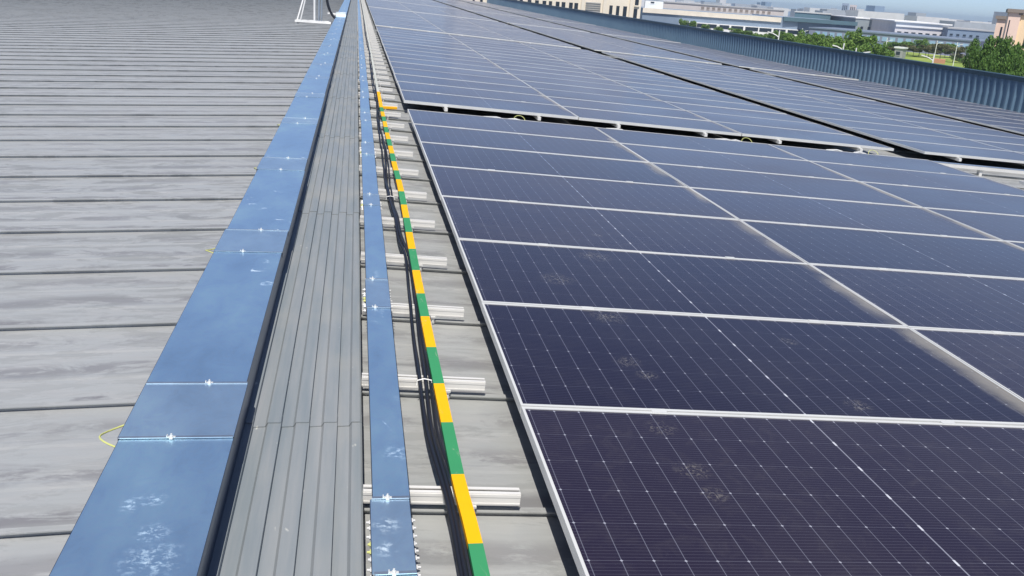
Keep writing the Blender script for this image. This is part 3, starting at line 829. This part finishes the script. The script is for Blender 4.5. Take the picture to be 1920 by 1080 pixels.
# ------------------------------------------------------------------ trees
def leaf_mat(name, a_, b_):
    a = N(name); oi = a.n('ShaderNodeNewGeometry')
    c = a.mix(oi.outputs['Random Per Island'], a_, b_)
    c = a.mix(a.ramp(a.noise(a.mapv((.5, .5, .5)), 1, 3), .35, .65, 0, .5), c, tuple(v*.6 for v in a_))
    return a.done(c, .6, 0, .3)
LEAF = [leaf_mat('deep green leaves', (.055, .13, .022), (.13, .23, .045)), leaf_mat('fresh green leaves', (.09, .19, .03), (.21, .32, .06)), leaf_mat('brownish green leaves', (.10, .12, .04), (.19, .17, .07))]
M_bark = simple('bark', (.10, .08, .06), .9)
def crown_mesh(name, n, lobes, mat, leaf=.3):
    rnd = random.Random(name); vs, fs = [], []
    for i in range(n):
        lx, ly, lz, lr = rnd.choice(lobes)
        u = rnd.uniform(-1, 1); t = rnd.uniform(0, 2*math.pi); q = math.sqrt(1-u*u); rr_ = lr*rnd.uniform(.62, 1.04)
        c = Vector((lx+rr_*q*math.cos(t), ly+rr_*q*math.sin(t), lz+rr_*u*.85))
        a = Vector((rnd.uniform(-1, 1), rnd.uniform(-1, 1), rnd.uniform(-.6, .6))).normalized(); b_ = a.cross(Vector((rnd.uniform(-1, 1), rnd.uniform(-1, 1), rnd.uniform(-1, 1)))).normalized()
        s_ = leaf*rnd.uniform(.6, 1.3); b0 = len(vs)
        vs += [c-a*s_, c+b_*s_*.5, c+a*s_, c-b_*s_*.5]; fs.append((b0, b0+1, b0+2, b0+3))
    me = bpy.data.meshes.new(name); me.from_pydata(vs, [], fs); me.materials.append(mat); return me
def lobes(seed, n, R_, H):
    r = random.Random(seed)
    return [(r.uniform(-.55, .55)*R_, r.uniform(-.55, .55)*R_, H*.62+r.uniform(-.3, .28)*H*.8, R_*r.uniform(.2, .4)) for _ in range(n)]
def trunk_mesh(H):
    mb = MB(); mb.tube([(0, 0, 0), (.05, .02, H*.3), (0, .06, H*.75)], H*.022, 8, r2=H*.006)
    for k in range(6):
        a = k*1.1; z = H*(.28+.06*k); mb.tube([(0, 0, z), (math.cos(a)*H*.11, math.sin(a)*H*.11, z+H*.1), (math.cos(a)*H*.2, math.sin(a)*H*.2, z+H*.17)], H*.009, 6, r2=H*.002)
    return mb.mesh('trunk', M_bark)
PROTO = []
for s_ in range(4): PROTO.append((crown_mesh('crown', 16000, lobes(s_+3, 40, 4.0, 10), LEAF[0], .19), trunk_mesh(10)))
for s_ in range(3): PROTO.append((crown_mesh('crown', 8000, lobes(s_+13, 26, 3.8, 10), LEAF[1], .28), trunk_mesh(10)))
for s_ in range(2): PROTO.append((crown_mesh('crown', 4000, lobes(s_+23, 14, 4.2, 10), LEAF[2], .28), trunk_mesh(10)))
def tree(px, ytop, D, wpx, proto, label, group):
    top = zat(px, ytop, D); H = top-GZ; p = at(px, ytop, D)
    t = empty('tree', (p.x, p.y, GZ), (0, 0, random.uniform(0, 6))); tag(t, label, 'tree', group)
    c_me, t_me = PROTO[proto]
    big_ = D < 130; wr = wpx*(.95 if big_ else 1.3)*D/F/2/3.9; sz = H/(9.5 if big_ else 9.2)
    a = link('crown', c_me, t); a.scale = (wr, wr, sz); b_ = link('trunk', t_me, t); b_.scale = (sz, sz, sz)
G1 = 'big dark green trees at the right edge'
tree(1843, 70, 118, 50, 0, 'leftmost of the big dark green trees at the right edge', G1)
tree(1874, 64, 112, 62, 1, 'middle one of the big dark green trees at the right edge', G1)
tree(1915, 68, 108, 70, 2, 'rightmost big dark green tree, below the tan house', G1)
tree(1892, 92, 96, 60, 3, 'lower dark green tree in front of the other big ones at right', G1)
tree(1862, 98, 100, 46, 2, 'small dark tree tucked below the big trees at right', G1)
G2 = 'green trees behind the middle of the parapet'
for px, yt, D_, w_, pr, lb in ((1513, 59, 230, 30, 4, 'light green tree left of the mid clump'), (1535, 62, 225, 26, 5, 'round green tree second from left in the mid clump'),
        (1567, 66, 220, 34, 6, 'broad green tree in the mid clump'), (1603, 54, 215, 26, 4, 'tallest pointed green tree in the mid clump below the towers'), (1625, 66, 210, 40, 5, 'wide green tree right of the tallest in the mid clump'),
        (1650, 80, 205, 26, 6, 'low green tree at the right end of the mid clump'), (1490, 66, 240, 26, 5, 'small green tree left end of the mid clump'), (1590, 74, 190, 40, 6, 'low broad tree in front of the pointed tree'),
        (1729, 73, 378, 22, 4, 'dark pointed tree behind the lawn'), (1716, 84, 372, 36, 7, 'brownish green tree left behind the lawn'), (1745, 84, 370, 30, 7, 'brownish green tree right behind the lawn'),
        (1768, 82, 366, 28, 8, 'reddish brown tree right of the dark pointed one'), (1792, 88, 352, 30, 8, 'reddish brown shrubby tree left of the big dark trees'), (1677, 86, 362, 22, 7, 'low brownish tree left of the kiosk'), (1668, 95, 300, 24, 5, 'low green tree near parapet left of the lawn')):
    tree(px, yt, D_, w_, pr, lb, G2)
for k, (px, yt, w_) in enumerate(((1550, 76, 30), (1578, 80, 32), (1612, 84, 32), (1638, 86, 30), (1500, 72, 26), (1660, 92, 26), (1524, 76, 26))):
    tree(px, yt, 200+k*2, w_, 4+k % 3, 'low leafy tree filling the clump just above the parapet, %s of seven' % ordinal(k+1), 'low trees filling the green clump')
for k, (px, yt, w_) in enumerate(((1672, 78, 26), (1690, 80, 26), (1706, 78, 26), (1740, 80, 26), (1756, 82, 26), (1776, 84, 26), (1786, 82, 24), (1800, 84, 26))):
    tree(px, yt, 384+k, w_, 4+(k % 4), 'tree in the row behind the lawn, %s from left' % ordinal(k+1), 'row of trees behind the lawn')
G3 = 'young street trees in front of the white ground floor'
for k, (px, yt, w_) in enumerate(((1282, 36, 16), (1300, 39, 16), (1322, 45, 16), (1349, 50, 18), (1378, 53, 22), (1403, 57, 24), (1430, 63, 22), (1452, 60, 24), (1474, 61, 24), (1418, 62, 18), (1462, 58, 20), (1484, 62, 22))):
    tree(px, yt, 395-6*k, w_, 4+k % 3, 'young street tree, %s from left before the white ground floor' % ordinal(k+1), G3)
# shrubs and pale stones at the lawn edge
for k in range(12):
    px = 1788+k*4.5; D_ = 250-k*7
    p = gpt(px, 112+k*1.5)
    t = crown_mesh('shrub', 260, [(0, 0, .8, .9), (.7, .2, .7, .7), (-.6, .3, .6, .7)], LEAF[k % 3], .25)
    o = link('shrub', t, loc=(p.x, p.y, GZ)); tag(o, 'low shrub at the lawn edge, %s from left' % ordinal(k+1), 'shrub', 'shrubs at the lawn edge')
for k in range(8):
    px = 1796+k*5; p = gpt(px, 110+k*2.2)
    me = bpy.data.meshes.new('boulder'); bm = bmesh.new(); bmesh.ops.create_icosphere(bm, subdivisions=2, radius=.9)
    for v in bm.verts: v.co *= random.uniform(.75, 1.15); v.co.z = v.co.z*.6+.4
    bm.to_mesh(me); bm.free(); me.materials.append(wm('pale stone', (.5, .46, .40)))
    o = link('boulder', me, loc=(p.x+1.5, p.y-1, GZ)); tag(o, 'pale boulder beside the lawn, %s from left' % ordinal(k+1), 'boulder', 'pale boulders beside the lawn')

# ------------------------------------------------------------------ street lamps
def lamp(px, ytop, D, arms, label, size=1.):
    z = zat(px, ytop, D); p = at(px, ytop, D); H = z-GZ
    t = empty('street_lamp', (p.x, p.y, GZ), (0, 0, -YAW-.35)); tag(t, label, 'street lamp', 'white street lamps beyond the parapet')
    mb = MB(); mb.tube([(0, 0, 0), (0, 0, H)], .13*size, 8, r2=.09*size); mb.build('pole', M_white, t)
    for (dx, dz, l) in arms:
        mb = MB(); mb.tube([(0, 0, H-1.1), (dx*.5, 0, H-1.1+dz*.6), (dx, 0, H-1.1+dz)], .08*size, 6); mb.build('arm', M_white, t)
        mb = MB(); s_ = 1 if dx > 0 else -1
        mb.bar((dx-.1*s_, 0, H-1.1+dz), (dx+l*s_, 0, H-1.1+dz+.22*l), .42*size, .14*size); mb.build('lamp_head', M_white, t)
lamp(1462, 57, 165, [(-1.1, .55, .8)], 'white street lamp nearest the long factory, left of the green clump')
lamp(1583, 81, 160, [(-1.0, .5, .7)], 'white street lamp left of the pair before the green clump')
lamp(1606, 90, 155, [(1.2, .5, .9), (-.3, .1, .3)], 'white street lamp right of the pair, barely above the parapet')
lamp(1752, 101, 170, [(-1.1, .55, .8)], 'white street lamp standing in front of the lawn')
for px, yt, D_, lb in ((1505, 53, 260, 'thin white lamp pole left of the tallest tree'), (1664, 71, 290, 'thin white lamp pole left of the kiosk'), (1758, 76, 310, 'thin white lamp pole before the blue windows'), (1796, 79, 300, 'thin white lamp pole left of the big trees')):
    lamp(px, yt, D_, [(.9, .5, .6)], lb, .9)

# ------------------------------------------------------------------ air: far things fade to pale blue
hz = bpy.data.materials.new('thin summer haze'); hz.use_nodes = True
ht = hz.node_tree; ht.nodes.remove(ht.nodes['Principled BSDF']); hv = ht.nodes.new('ShaderNodeVolumePrincipled')
hv.inputs['Color'].default_value = (.60, .77, 1, 1); hv.inputs['Density'].default_value = HAZE; hv.inputs['Anisotropy'].default_value = .2
ht.links.new(hv.outputs[0], ht.nodes['Material Output'].inputs['Volume'])
mb = MB(); mb.box(-4100, 4100, -4100, 4100, GZ-1, 14); tag(mb.build('haze', hz), kind='stuff')
